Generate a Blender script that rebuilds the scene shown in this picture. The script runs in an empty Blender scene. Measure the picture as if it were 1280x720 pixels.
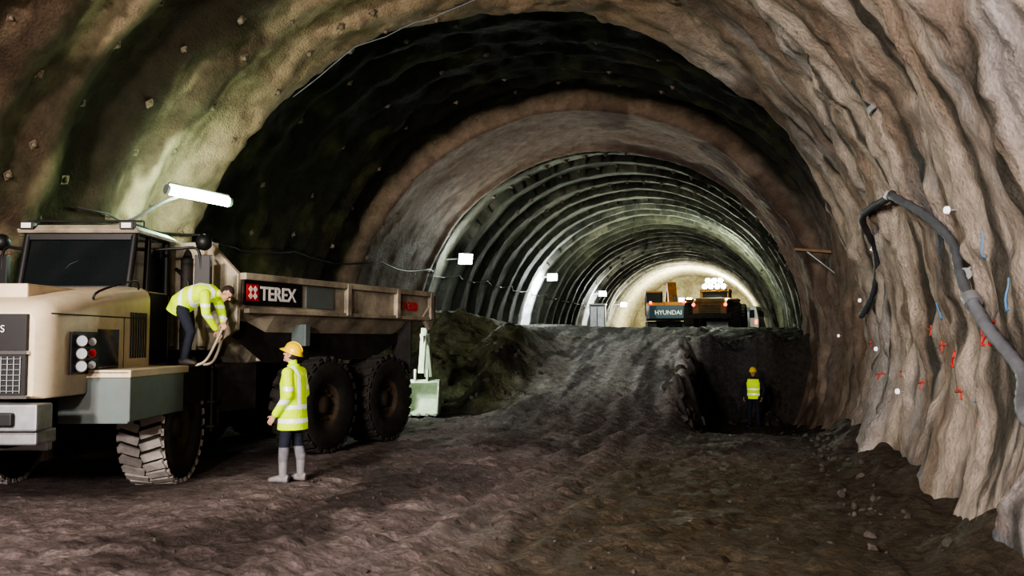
import bpy, math, random
import bmesh
import numpy as np
from mathutils import Vector, Matrix, Euler
random.seed(4); np.random.seed(4)
SC = bpy.context.scene
COL = SC.collection

# ------------------------------------------------------------------ noise
def vnoise(x, y, seed=0):
    x = np.asarray(x, float); y = np.asarray(y, float)
    xi = np.floor(x).astype(np.int64); yi = np.floor(y).astype(np.int64)
    fx = x-xi; fy = y-yi
    fx = fx*fx*(3-2*fx); fy = fy*fy*(3-2*fy)
    def h(a, b):
        v = (a*374761393+b*668265263+seed*974711) & 0xffffffff
        v = ((v ^ (v >> 13))*1274126177) & 0xffffffff
        v = v ^ (v >> 16)
        return (v & 0xffffff)/float(0xffffff)
    return ((h(xi, yi)*(1-fx)+h(xi+1, yi)*fx)*(1-fy)+(h(xi, yi+1)*(1-fx)+h(xi+1, yi+1)*fx)*fy)*2-1
def fbm(x, y, o=4, seed=0, g=0.5):
    t = 0; a = 1
    for i in range(o):
        t = t+a*vnoise(x*2**i+i*13.7, y*2**i-i*7.1, seed+i); a *= g
    return t
def ss(a, b, x):
    t = np.clip((np.asarray(x, float)-a)/(b-a), 0, 1); return t*t*(3-2*t)

# ------------------------------------------------------------------ materials
MATS = {}
def pm(name, col, rough=0.6, metal=0.0, var=0.15, scale=8.0, bump=0.0, bscale=40.0, emit=None, es=0.0, dirt=None, dirtamt=0.0, spec=0.5, attr=False, coat=0.0, rvar=0.0, bump2=0.0, b2scale=30):
    m = bpy.data.materials.new(name); m.use_nodes = True
    nt = m.node_tree; n = nt.nodes; l = nt.links
    b = n['Principled BSDF']
    b.inputs['Roughness'].default_value = rough; b.inputs['Metallic'].default_value = metal
    b.inputs['Specular IOR Level'].default_value = spec
    b.inputs['Coat Weight'].default_value = coat
    tc = n.new('ShaderNodeTexCoord')
    nz = n.new('ShaderNodeTexNoise'); nz.inputs['Scale'].default_value = scale; nz.inputs['Detail'].default_value = 6; nz.inputs['Roughness'].default_value = 0.65
    l.new(tc.outputs['Object'], nz.inputs['Vector'])
    mr = n.new('ShaderNodeMapRange'); mr.inputs['From Min'].default_value = 0.25; mr.inputs['From Max'].default_value = 0.75
    mr.inputs['To Min'].default_value = 1-var; mr.inputs['To Max'].default_value = 1+var
    l.new(nz.outputs['Fac'], mr.inputs['Value'])
    mx = n.new('ShaderNodeVectorMath'); mx.operation = 'SCALE'
    if attr:
        at = n.new('ShaderNodeAttribute'); at.attribute_name = 'Col'; l.new(at.outputs['Color'], mx.inputs[0])
    else:
        mx.inputs[0].default_value = col
    l.new(mr.outputs['Result'], mx.inputs['Scale'])
    out = mx.outputs['Vector']
    if dirt:
        n2 = n.new('ShaderNodeTexNoise'); n2.inputs['Scale'].default_value = scale*0.45; n2.inputs['Detail'].default_value = 8; n2.inputs['Roughness'].default_value = 0.7
        l.new(tc.outputs['Object'], n2.inputs['Vector'])
        r2 = n.new('ShaderNodeMapRange'); r2.inputs['From Min'].default_value = 0.40; r2.inputs['From Max'].default_value = 0.66
        r2.inputs['To Max'].default_value = dirtamt
        l.new(n2.outputs['Fac'], r2.inputs['Value'])
        mi = n.new('ShaderNodeMix'); mi.data_type = 'RGBA'
        l.new(r2.outputs['Result'], mi.inputs[0]); l.new(out, mi.inputs[6]); mi.inputs[7].default_value = (*dirt, 1)
        out = mi.outputs[2]
    l.new(out, b.inputs['Base Color'])
    if rvar > 0:
        n3 = n.new('ShaderNodeTexNoise'); n3.inputs['Scale'].default_value = .9; n3.inputs['Detail'].default_value = 7
        l.new(tc.outputs['Object'], n3.inputs['Vector'])
        r3 = n.new('ShaderNodeMapRange'); r3.inputs['From Min'].default_value = .4; r3.inputs['From Max'].default_value = .62
        r3.inputs['To Min'].default_value = rough-rvar; r3.inputs['To Max'].default_value = rough+rvar*.4
        l.new(n3.outputs['Fac'], r3.inputs['Value']); l.new(r3.outputs['Result'], b.inputs['Roughness'])
    if bump > 0:
        nb = n.new('ShaderNodeTexNoise'); nb.inputs['Scale'].default_value = bscale; nb.inputs['Detail'].default_value = 9; nb.inputs['Roughness'].default_value = 0.75
        l.new(tc.outputs['Object'], nb.inputs['Vector'])
        bp = n.new('ShaderNodeBump'); bp.inputs['Strength'].default_value = 1.0; bp.inputs['Distance'].default_value = bump
        l.new(nb.outputs['Fac'], bp.inputs['Height']); last = bp
        if bump2 > 0:
            vo = n.new('ShaderNodeTexVoronoi'); vo.inputs['Scale'].default_value = b2scale; l.new(tc.outputs['Object'], vo.inputs['Vector'])
            b2 = n.new('ShaderNodeBump'); b2.inputs['Distance'].default_value = bump2; b2.inputs['Strength'].default_value = 1
            l.new(vo.outputs['Distance'], b2.inputs['Height']); l.new(bp.outputs['Normal'], b2.inputs['Normal']); last = b2
        l.new(last.outputs['Normal'], b.inputs['Normal'])
    if emit:
        b.inputs['Emission Color'].default_value = (*emit, 1); b.inputs['Emission Strength'].default_value = es
    MATS[name] = m
    return m
pm('shotcrete', (.4, .32, .25), .86, var=.38, scale=3.2, bump=.065, bscale=7, attr=True, spec=.18, rvar=.10, bump2=.010, b2scale=22)
pm('mud_ground', (.15, .12, .1), .80, var=.5, scale=7, bump=.05, bscale=14, attr=True, spec=.22, rvar=.18, bump2=.012, b2scale=18)
pm('rock', (.085, .072, .064), .8, var=.4, scale=5, bump=.03, bscale=12)
pm('bolt', (.17, .13, .10), .85, var=.3, scale=10)
pm('cream_paint', (.68, .58, .42), .42, var=.06, scale=4, dirt=(.30, .25, .18), dirtamt=.4)
pm('bed_paint', (.46, .41, .32), .55, var=.15, scale=3, dirt=(.10, .085, .07), dirtamt=.85)
pm('teal_grey', (.12, .16, .16), .5, var=.15, scale=4, dirt=(.15, .14, .12), dirtamt=.5)
pm('steel', (.38, .40, .43), .4, .6, var=.2, scale=6, dirt=(.15, .12, .1), dirtamt=.4)
pm('black', (.014, .014, .016), .5, var=.2)
pm('chassis', (.014, .013, .012), .75, var=.4, dirt=(.045, .038, .032), dirtamt=.6)
pm('glass_dark', (.012, .016, .018), .1, var=.1, spec=.5)
pm('glass_far', (.012, .016, .018), .45, var=.1, spec=.2)
pm('tyre', (.018, .017, .016), .8, var=.3, dirt=(.055, .046, .038), dirtamt=.6, bump=.006, bscale=20)
pm('tread', (.44, .41, .39), .85, var=.3, scale=10, dirt=(.18, .16, .14), dirtamt=.4, bump=.006, bscale=25)  # pale colour puts lamp light into the front tread
pm('tread_dark', (.036, .032, .03), .85, var=.3, scale=10, bump=.006, bscale=25)
pm('rim', (.085, .062, .04), .6, var=.3, dirt=(.03, .024, .02), dirtamt=.7)
pm('white_paint', (.75, .75, .72), .5, var=.08)
pm('red_paint', (.60, .03, .03), .6, var=.15)
pm('faded_red', (.45, .08, .06), .7, var=.25)
pm('blue_paint', (.10, .22, .38), .8, var=.2)
pm('chrome', (.5, .5, .52), .2, .9, var=.05)
pm('lens', (.55, .6, .65), .12, 0, var=.02)
pm('hivis', (.60, .84, .01), .6, var=.14, scale=9, bump=.015, bscale=9, emit=(.6, .88, .0), es=.16)  # faint emission stands in for bright light on the cloth
pm('reflective', (.82, .86, .85), .3, .1, var=.05, emit=(.8, .95, .9), es=.18)  # emission imitates light thrown back by the tape
pm('navy_cloth', (.022, .026, .045), .85, var=.25, bump=.01, bscale=12)
pm('grey_cloth', (.20, .20, .23), .85, var=.3, bump=.01, bscale=12)
pm('boot_rubber', (.27, .27, .29), .6, var=.3, dirt=(.15, .12, .1), dirtamt=.6)
pm('dark_boot', (.05, .045, .04), .6, var=.3)
pm('skin', (.55, .33, .24), .5, var=.06)
pm('hair', (.035, .025, .02), .8, var=.2)
pm('lip', (.35, .15, .12), .5)
pm('eye', (.02, .015, .015), .2)
pm('helmet_yellow', (.90, .62, .01), .3, var=.04, coat=.3)
pm('hose_grey', (.085, .092, .105), .6, var=.3, scale=5)
pm('hose_pale', (.14, .145, .165), .6, var=.3, scale=5)
pm('cable', (.03, .03, .03), .6)
pm('bucket_paint_lit', (.70, .80, .66), .6, var=.2, dirt=(.4, .42, .35), dirtamt=.4)  # paint colour raised to stand in for local light on the bucket
pm('digger_orange', (.55, .20, .02), .5, var=.15, dirt=(.12, .08, .04), dirtamt=.6)
pm('digger_blue', (.05, .08, .11), .5, var=.15)
pm('loader_yellow', (.20, .10, .012), .5, var=.2, dirt=(.04, .03, .02), dirtamt=.7)
pm('tube_light', (1, 1, 1), .5, emit=(.74, 1, .84), es=50)
pm('flood_light', (1, 1, 1), .5, emit=(.93, .98, 1), es=120)
pm('flood_green', (1, 1, 1), .5, emit=(.88, 1, .80), es=320)
pm('red_lamp', (.8, .05, .03), .4, emit=(1, .05, .03), es=4)
pm('target_white', (.85, .85, .85), .4, emit=(1, 1, 1), es=.4)  # slight glow in place of light returned by the targets
pm('wood', (.28, .18, .11), .8, var=.3)

# ------------------------------------------------------------------ mesh builder
class B:
    def __init__(s): s.v = []; s.f = []; s.m = []; s.sm = []; s.mats = []
    def mi(s, mat):
        if mat not in s.mats: s.mats.append(mat)
        return s.mats.index(mat)
    def add(s, vs, fs, mat, smooth=False, M=None):
        o = len(s.v); k = s.mi(mat)
        for p in vs:
            p = Vector(p)
            if M is not None: p = M @ p
            s.v.append(tuple(p))
        for f in fs:
            s.f.append(tuple(i+o for i in f)); s.m.append(k); s.sm.append(smooth)
    def box(s, c, d, mat, rot=(0, 0, 0), M=None):
        x, y, z = d[0]/2, d[1]/2, d[2]/2
        R = Matrix.Translation(c) @ Euler(rot).to_matrix().to_4x4()
        if M is not None: R = M @ R
        vs = [(a*x, b*y, g*z) for g in (-1, 1) for b in (-1, 1) for a in (-1, 1)]
        s.add(vs, [(0, 2, 3, 1), (4, 5, 7, 6), (0, 1, 5, 4), (2, 6, 7, 3), (0, 4, 6, 2), (1, 3, 7, 5)], mat, False, R)
    def b2(s, x0, x1, y0, y1, z0, z1, mat, M=None):
        s.box(((x0+x1)/2, (y0+y1)/2, (z0+z1)/2), (abs(x1-x0), abs(y1-y0), abs(z1-z0)), mat, M=M)
    def cyl(s, p, q, r1, r2=None, mat='black', n=16, M=None, caps=True):
        if r2 is None: r2 = r1
        p = Vector(p); q = Vector(q); d = (q-p).normalized()
        a = d.orthogonal().normalized(); b = d.cross(a)
        vs = []
        for c, r in ((p, r1), (q, r2)):
            for i in range(n):
                t = 2*math.pi*i/n; vs.append(c+a*math.cos(t)*r+b*math.sin(t)*r)
        fs = [(i, (i+1) % n, n+(i+1) % n, n+i) for i in range(n)]
        s.add(vs, fs, mat, True, M)
        if caps: s.add(vs, [tuple(range(n))[::-1], tuple(range(n, 2*n))], mat, False, M)
    def tube(s, pts, r, mat, n=8, M=None):
        pts = [Vector(p) for p in pts]; vs = []; fs = []
        ref = None
        for i, p in enumerate(pts):
            d = (pts[min(i+1, len(pts)-1)]-pts[max(i-1, 0)]).normalized()
            if ref is None: ref = d.orthogonal().normalized()
            a = (ref-d*ref.dot(d)).normalized(); ref = a; b = d.cross(a)
            rr = r[i] if isinstance(r, (list, tuple)) else r
            for k in range(n):
                t = 2*math.pi*k/n; vs.append(p+(a*math.cos(t)+b*math.sin(t))*rr)
        for i in range(len(pts)-1):
            for k in range(n):
                fs.append((i*n+k, i*n+(k+1) % n, (i+1)*n+(k+1) % n, (i+1)*n+k))
        fs.append(tuple(range(n))[::-1]); fs.append(tuple(range((len(pts)-1)*n, len(pts)*n)))
        s.add(vs, fs, mat, True, M)
    def prism(s, poly, a, b, mat, axis='x', M=None):
        n = len(poly); vs = []
        for c in (a, b):
            for (u, w) in poly:
                vs.append((c, u, w) if axis == 'x' else ((u, c, w) if axis == 'y' else (u, w, c)))
        fs = [(i, (i+1) % n, n+(i+1) % n, n+i) for i in range(n)]+[tuple(range(n))[::-1], tuple(range(n, 2*n))]
        s.add(vs, fs, mat, False, M)
    def ball(s, c, r, mat, n=12, M=None, sc=(1, 1, 1)):
        vs = []; fs = []; m = n//2
        for i in range(m+1):
            ph = math.pi*i/m
            for k in range(n):
                t = 2*math.pi*k/n
                vs.append((c[0]+r*sc[0]*math.sin(ph)*math.cos(t), c[1]+r*sc[1]*math.sin(ph)*math.sin(t), c[2]+r*sc[2]*math.cos(ph)))
        for i in range(m):
            for k in range(n): fs.append((i*n+k, i*n+(k+1) % n, (i+1)*n+(k+1) % n, (i+1)*n+k))
        s.add(vs, fs, mat, True, M)
    def lathe(s, prof, mat, axis_c, n=40, M=None, smooth=True):
        vs = []; fs = []
        for (x, r) in prof:
            for k in range(n):
                t = 2*math.pi*k/n; vs.append((axis_c[0]+x, axis_c[1]+r*math.cos(t), axis_c[2]+r*math.sin(t)))
        for i in range(len(prof)-1):
            for k in range(n): fs.append((i*n+k, i*n+(k+1) % n, (i+1)*n+(k+1) % n, (i+1)*n+k))
        s.add(vs, fs, mat, smooth, M)
    def loft(s, secs, mat, smooth=False, caps=True, M=None):
        n = len(secs[0]); vs = [p for q in secs for p in q]; fs = []
        for i in range(len(secs)-1):
            for k in range(n): fs.append((i*n+k, i*n+(k+1) % n, (i+1)*n+(k+1) % n, (i+1)*n+k))
        s.add(vs, fs, mat, smooth, M)
        if caps: s.add(vs, [tuple(range(n))[::-1], tuple(range((len(secs)-1)*n, len(secs)*n))], mat, False, M)
    def build(s, name, parent=None, M=None, bevel=0.0):
        me = bpy.data.meshes.new(name); me.from_pydata(s.v, [], s.f)
        for mt in s.mats: me.materials.append(MATS[mt])
        me.polygons.foreach_set('material_index', s.m); me.polygons.foreach_set('use_smooth', s.sm); me.update()
        bm = bmesh.new(); bm.from_mesh(me); bmesh.ops.recalc_face_normals(bm, faces=bm.faces); bm.to_mesh(me); bm.free()
        o = bpy.data.objects.new(name, me); COL.objects.link(o)
        if M is not None: o.matrix_world = M
        if parent: o.parent = parent
        if bevel > 0:
            md = o.modifiers.new('bev', 'BEVEL'); md.width = bevel; md.segments = 2; md.limit_method = 'ANGLE'; md.angle_limit = math.radians(50)
        return o
def empty(name, loc=(0, 0, 0)):
    e = bpy.data.objects.new(name, None); COL.objects.link(e); return e
def text(body, size, mat, M, parent, name, ext=.004, bold=0.0):
    c = bpy.data.curves.new(name, 'FONT'); c.body = body; c.size = size; c.extrude = ext; c.offset = bold
    c.align_x = 'LEFT'; c.materials.append(MATS[mat])
    o = bpy.data.objects.new(name, c); COL.objects.link(o); o.matrix_world = M; o.parent = parent
    return o

# ------------------------------------------------------------------ tunnel lining
CX, CZ = -4.2, 1.9
RP = 2.05
def wall_r(th, y):
    th = np.asarray(th, float); y = np.asarray(y, float)
    xx = 6.5*np.cos(th); arc = 6.5*th
    s = y-.2*xx*ss(6, 16, y)
    up = ss(.12, .45, th)
    R = np.full(np.broadcast(th, y).shape, 6.5)
    near = 1-ss(16.6, 16.85, s)
    dark = ss(16.6, 16.85, s)*(1-ss(24.1, 24.5, s))
    far = ss(29.8, 30.1, s)
    band = ss(24.1, 24.5, s)*(1-far)
    R = R+dark*(.12+.33*up)+far*.18
    R = R-.14*np.exp(-((s-16.35)/.3)**2)*(.3+.7*up)
    R = R-.10*np.exp(-((s-29.6)/.25)**2)
    wob = .22*fbm(arc*.5, y*.3, 2, 5)
    R = R+near*.075*np.sin(2*math.pi*(s/1.35+wob))*(.5+.5*ss(.9, 1.4, th))
    R = R+near*(ss(11.5, 12.2, s+wob)*(1-ss(12.2, 13.8, s+wob))*.20+ss(7.6, 8.3, s+wob)*(1-ss(8.3, 9.8, s+wob))*.18+ss(14.2, 14.6, s+wob)*(1-ss(14.6, 15.6, s+wob))*.10)*ss(.7, 1.2, th)
    R = R+dark*.10*np.abs(np.sin(math.pi*(s/1.15+.1*fbm(arc*.6, y*.3, 2, 6))))
    saw = ((s+.10*fbm(arc*.5, y*.2, 3, 8))/RP) % 1.0
    R = R+far*.26*(saw**1.5)*(.6+.4*up)
    rw = (1-ss(.55, 1.05, th))*(1-ss(26, 34, y))
    ph = y/1.15+.7*fbm(arc*.35, y*.5, 3, 9)
    fold = 1-np.abs(np.sin(math.pi*ph))**.6
    fold2 = 1-np.abs(np.sin(math.pi*(y/.47+1.1*fbm(arc*.45, y*.7, 3, 19))))**.7
    m2 = ss(-.3, .5, fbm(arc*.3, y*.4, 2, 77))
    R = R-rw*(.13*fold*(.5+.5*m2)+.04*fold2*m2-.05)
    q = 1-.55*band-.5*far
    R = R+(.11*fbm(arc*.45, y*.45, 4, 1)+.040*fbm(arc*2.4, y*2.4, 3, 2))*q+dark*.05*fbm(arc*1.6, y*1.6, 3, 3)
    R = R-rw*.05*ss(.2, .8, fbm(arc*1.3, y*1.6, 3, 78))
    R = R-near*.05*ss(.35, .8, fbm(arc*2.0, y*2.0, 2, 79))
    return R
def wall_pt(th, y, inset=0.0):
    r = float(wall_r(np.array(th), np.array(y)))-inset
    return Vector((CX+r*math.cos(th), y, CZ+r*math.sin(th)))
def wall_at(y, z, right=True, inset=0.0):
    th = math.asin(max(-1, min(1, (z-CZ)/6.5)))
    if not right: th = math.pi-th
    for _ in range(4):
        r = float(wall_r(np.array(th), np.array(y)))-inset
        t = math.asin(max(-1, min(1, (z-CZ)/r))); th = t if right else math.pi-t
    return wall_pt(th, y, inset)

def grid_mesh(name, P, Cc, mat):
    ny, nx = P.shape[:2]
    me = bpy.data.meshes.new(name)
    idx = np.arange(ny*nx).reshape(ny, nx)
    q = np.stack([idx[:-1, :-1], idx[:-1, 1:], idx[1:, 1:], idx[1:, :-1]], -1).reshape(-1, 4)
    nf = len(q)
    me.vertices.add(ny*nx); me.vertices.foreach_set('co', P.reshape(-1).astype(np.float32))
    me.loops.add(nf*4); me.loops.foreach_set('vertex_index', q.reshape(-1).astype(np.int32))
    me.polygons.add(nf); me.polygons.foreach_set('loop_start', np.arange(0, nf*4, 4, dtype=np.int32))
    me.polygons.foreach_set('loop_total', np.full(nf, 4, dtype=np.int32))
    me.update(calc_edges=True); me.validate()
    me.polygons.foreach_set('use_smooth', np.ones(nf, dtype=bool))
    a = me.color_attributes.new('Col', 'FLOAT_COLOR', 'POINT')
    c4 = np.ones((ny*nx, 4), np.float32); c4[:, :3] = np.clip(Cc.reshape(-1, 3), 0, 1); a.data.foreach_set('color', c4.reshape(-1))
    me.materials.append(MATS[mat])
    o = bpy.data.objects.new(name, me); COL.objects.link(o); return o

ys = [-16.0]
while ys[-1] < 97:
    y = ys[-1]
    ys.append(y+(.35 if y < 3 else .055 if y < 18 else .08 if y < 32 else .13 if y < 50 else .22))
ys = np.array(ys)
ths = np.linspace(math.radians(-30), math.radians(210), 400)
TH, YY = np.meshgrid(ths, ys)
RR = wall_r(TH, YY)
P = np.stack([CX+RR*np.cos(TH), YY, CZ+RR*np.sin(TH)], -1)
arc = TH*6.5; S = YY-.2*6.5*np.cos(TH)*ss(6, 16, YY)
WB = .22*fbm(arc*.5, YY*.3, 2, 5)
def lerp(a, b, t): return a*(1-t[..., None])+np.array(b)*t[..., None]
C = np.zeros(P.shape)+np.array((.345, .255, .185))
n1 = ss(-.6, .8, fbm(arc*.4, YY*.5, 4, 21)); C = lerp(C, (.19, .138, .10), n1*.65)
LF = ss(.9, 1.5, TH)
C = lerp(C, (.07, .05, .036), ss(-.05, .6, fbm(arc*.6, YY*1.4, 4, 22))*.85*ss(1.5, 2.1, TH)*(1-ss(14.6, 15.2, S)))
C = lerp(C, (.030, .022, .016), ss(11.4, 12.2, S+WB)*(1-ss(13.0, 14.0, S+WB))*LF*.92)
C = lerp(C, (.03, .022, .016), ss(7.4, 8.3, S+WB)*(1-ss(9.4, 10.4, S+WB))*LF*.9)
C = lerp(C, (.04, .03, .022), ss(4.0, 4.8, S+WB)*(1-ss(5.6, 6.4, S+WB))*LF*.7)
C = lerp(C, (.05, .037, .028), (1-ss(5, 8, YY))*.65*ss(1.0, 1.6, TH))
rwm = 1-ss(.7, 1.2, TH)
C = lerp(C, (.50, .43, .385), rwm*.85)
C = lerp(C, (.30, .30, .335), rwm*ss(.0, .8, fbm(arc*.5, YY*.9, 3, 23))*.6)
C = lerp(C, (.18, .125, .085), rwm*ss(-.05, .6, fbm(arc*.35, YY*2.6, 3, 24))*.62)
C = lerp(C, (.045, .045, .038), rwm*ss(.42, .7, fbm(arc*.3, YY*3.3, 3, 34))*.85)
C = lerp(C, (.10, .16, .22), rwm*ss(.55, .8, fbm(arc*1.1, YY*1.3, 3, 36))*(1-ss(11, 13, YY))*(1-ss(.15, .4, TH))*.5)
C = lerp(C, (.13, .085, .06), ss(.35, .8, TH)*(1-ss(1.1, 1.5, TH))*ss(-.3, .5, fbm(arc*.8, YY*.8, 4, 35))*.7)
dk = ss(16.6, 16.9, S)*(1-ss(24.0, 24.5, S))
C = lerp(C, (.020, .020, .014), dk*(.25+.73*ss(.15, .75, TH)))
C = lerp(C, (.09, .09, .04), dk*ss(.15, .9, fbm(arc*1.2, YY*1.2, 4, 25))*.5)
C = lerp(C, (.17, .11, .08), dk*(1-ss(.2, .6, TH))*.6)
bd = ss(24.1, 24.5, S)*(1-ss(29.8, 30.1, S))
C = lerp(C, (.27, .195, .155), bd*.95)
C = lerp(C, (.09, .055, .045), bd*ss(.0, .25, fbm(arc*.5, YY*.5, 3, 26))*.8*(1-ss(1.4, 1.7, TH)))
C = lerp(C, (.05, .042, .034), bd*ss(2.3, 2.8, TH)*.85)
fr = ss(29.8, 30.1, S)
C = lerp(C, (.20, .20, .15), fr)
seg = ((np.floor(S/(RP*3))).astype(int) % 2)
C = lerp(C, (.032, .034, .03), fr*(.45+.42*seg)*ss(.3, 1, np.abs(((S/RP) % 1)-.35)*3))
C = lerp(C, (.30, .285, .22), fr*ss(.2, .8, fbm(arc*.6, YY*.35, 3, 27))*.45)
C = lerp(C, (.05, .045, .035), fr*ss(.1, .6, fbm(arc*.9, YY*.9, 4, 29))*.55)
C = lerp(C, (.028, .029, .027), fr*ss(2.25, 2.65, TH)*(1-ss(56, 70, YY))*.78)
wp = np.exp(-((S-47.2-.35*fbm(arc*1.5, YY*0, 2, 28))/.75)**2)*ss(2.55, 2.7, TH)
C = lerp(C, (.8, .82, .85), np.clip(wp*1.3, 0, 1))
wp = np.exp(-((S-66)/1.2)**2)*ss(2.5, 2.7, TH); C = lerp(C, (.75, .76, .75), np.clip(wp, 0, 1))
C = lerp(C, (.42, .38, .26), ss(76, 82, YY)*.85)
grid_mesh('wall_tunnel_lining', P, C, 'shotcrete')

fs_y = 96.0
gx, gz = np.meshgrid(np.linspace(-12.5, 4, 80), np.linspace(-1, 9.5, 60))
Pf = np.stack([gx, fs_y+.5*fbm(gx*.5, gz*.5, 4, 31), gz], -1)
Cf = np.zeros(Pf.shape)+np.array((.52, .48, .32)); Cf = lerp(Cf, (.25, .21, .14), ss(-.2, .8, fbm(gx, gz, 3, 32))*.6)
grid_mesh('wall_tunnel_face', Pf, Cf, 'shotcrete')

# ------------------------------------------------------------------ ground
def ground_z(x, y):
    x = np.asarray(x, float); y = np.asarray(y, float)
    wx = x+.35*fbm(y*.35, x*.2, 3, 41)
    wy = y+.9*fbm(x*.45, y*.2, 3, 42)
    wL = 1-ss(-6.4, -4.5, wx)
    wR = ss(-1.5, -.7, wx)
    base = -.75*ss(17, 24, y)*ss(-3.0, -.3, x)
    zl = (2.4+.55*(1-ss(-8.6, -6.4, x))*(1-ss(26, 32, y)))*ss(21.0, 25.4, wy)**.8*(.92+.08*ss(26, 34, y))
    top = 2.35
    zr_ramp = top*np.clip((y-18.3)/17.5, 0, 1)**.85
    zr = base+(1.75-base)*ss(28.9, 30.4, wy)
    zr = np.where(y > 30, np.maximum(zr, 1.75+(top-1.75)*np.clip((y-30)/8.3, 0, 1)), zr)
    z = zl*wL+zr_ramp*(1-wL)*(1-wR)+zr*wR*(1-wL)
    late = ss(38, 46, y); z = z*(1-late)+(top-.3*ss(44, 58, y))*late
    berm = ss(1.2, 2.2, x)*(.2+.2*fbm(x*1.5, y*1.1, 3, 43))*(1-ss(26, 29, y))
    z = z+berm
    face = wL*ss(21, 22.3, y)*(1-ss(25, 27, y))+wR*ss(28, 29, y)*(1-ss(31, 32, y))+(1-wL)*(1-wR)*ss(24, 29, y)*.1
    edge = np.exp(-((wx+1.2)/.45)**2)*ss(19, 21, y)*(1-ss(29, 31, y))
    z = z+edge*(.30+.4*fbm(x*1.3, y*1.3, 3, 54))
    z = z+face*(.26*fbm(x*1.1, y*1.1, 4, 44)+.07*fbm(x*5, y*5, 2, 45))
    flat = 1-np.clip(face, 0, 1)
    z = z+flat*(.035*fbm(x*.6, y*.45, 3, 46)+.014*fbm(x*2.2, y*2.2, 3, 47)+.018*fbm(x*7, y*7, 2, 48)+.035*ss(.15, .5, fbm(x*5, y*5, 2, 49)))
    for c, a in ((-3.1, .06), (-4.9, .04), (-1.9, .06), (-3.9, .035), (-2.5, .045)):
        z = z-a*(np.exp(-((wx-c-.03*(y-12))/.16)**2)-.5*np.exp(-((wx-c-.3-.03*(y-12))/.12)**2))*flat
    pad = np.exp(-(((x+8.2)/2.6)**4))*np.exp(-(((y-12.5)/4.8)**4))
    z = z*(1-.75*pad)-.03*pad
    return z
def gz1(x, y): return float(ground_z(np.array(x), np.array(y)))
gys = [-16.0]
while gys[-1] < 97:
    y = gys[-1]; gys.append(y+(.35 if y < 5 else .042 if y < 20 else .08 if y < 42 else .4))
gys = np.array(gys); gxs = np.linspace(-11.6, 3.2, 320)
GX, GY = np.meshgrid(gxs, gys); GZ = ground_z(GX, GY)
Pg = np.stack([GX, GY, GZ], -1)
Cg = np.zeros(Pg.shape)+np.array((.185, .152, .148))
Cg = lerp(Cg, (.065, .051, .05), ss(-.3, .7, fbm(GX*.7, GY*.45, 4, 51))*.8)
Cg = lerp(Cg, (.30, .255, .25), ss(.1, .9, fbm(GX*1.8, GY*1.4, 4, 52))*.6)
Cg = lerp(Cg, (.075, .060, .034), ss(-3.2, -1.2, GX)*(1-ss(12, 17, GY))*.8)
Cg = lerp(Cg, (.17, .16, .16), ss(15, 20, GY)*(1-ss(-2, -.5, GX))*.7)
Cg = lerp(Cg, (.06, .055, .052), ss(14, 18, GY)*ss(-2, -.5, GX)*.75)
rmp = ss(19, 24, GY)*(1-ss(-1.6, -.9, GX))
Cg = lerp(Cg, (.56, .56, .56), rmp*.9)  # ramp lightened: lamp light and sheen put into its colour
Cg = lerp(Cg, (.12, .12, .125), ss(.1, .5, fbm(GX*3.5, GY*.25, 3, 55))*ss(17, 20, GY)*.7)
lft = (1-ss(-6.2, -4.7, GX+.35*fbm(GY*.35, GX*.2, 3, 41)))*ss(20, 21.5, GY)*(1-ss(27, 30, GY))
Cg = lerp(Cg, (.115, .12, .068), lft*.95)
Cg = lerp(Cg, (.022, .022, .018), lft*ss(.0, .6, fbm(GX*1.2, GY*1.2, 3, 56))*.8)
Cg = lerp(Cg, (.085, .085, .088), ss(-1.4, -.6, GX)*ss(21, 25, GY)*(1-ss(31, 33, GY))*.85)
Cg = lerp(Cg, (.045, .036, .028), ss(.3, 1.4, GX)*.6)
grid_mesh('floor', Pg, Cg, 'mud_ground')

def rubble(name, pts, mat):
    b = B()
    bm = bmesh.new(); bmesh.ops.create_icosphere(bm, subdivisions=2, radius=1)
    bv = [v.co.copy() for v in bm.verts]; bf = [tuple(v.index for v in f.verts) for f in bm.faces]; bm.free()
    for (x, y, r) in pts:
        z = gz1(x, y); rot = Euler((random.random()*6, random.random()*6, random.random()*6)).to_matrix()
        k = [Vector((random.uniform(-1, 1), random.uniform(-1, 1), random.uniform(-1, 1))).normalized() for _ in range(7)]
        vs = []
        for v in bv:
            q = v.copy()
            for kk in k:
                d = q.dot(kk)
                if d > .62: q -= kk*(d-.62)
            q = rot @ Vector((q.x*1.2, q.y*.9, q.z*.75)); vs.append((x+q.x*r, y+q.y*r, z+q.z*r+r*.1))
        b.add(vs, bf, mat, False)
    return b.build(name)
pts = []
for i in range(110):
    y = random.uniform(6.5, 26); pts.append((random.uniform(1.1, 1.7), y, random.choice([.02, .03, .05, .06])*random.uniform(.7, 1.3)))
for i in range(60):
    pts.append((random.uniform(-8.3, -5.0), random.uniform(21.0, 24.0), random.uniform(.03, .10)))
for i in range(70):
    pts.append((random.uniform(-1.6, -.8), random.uniform(19.5, 29), random.uniform(.04, .16)))
for i in range(320):
    pts.append((random.uniform(-6.0, .8), random.uniform(6.5, 18), random.uniform(.01, .03)))
for i in range(40):
    pts.append((random.uniform(-1.0, 1.5), random.uniform(28, 30), random.uniform(.05, .14)))
rubble('rubble', pts, 'rock')

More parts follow.
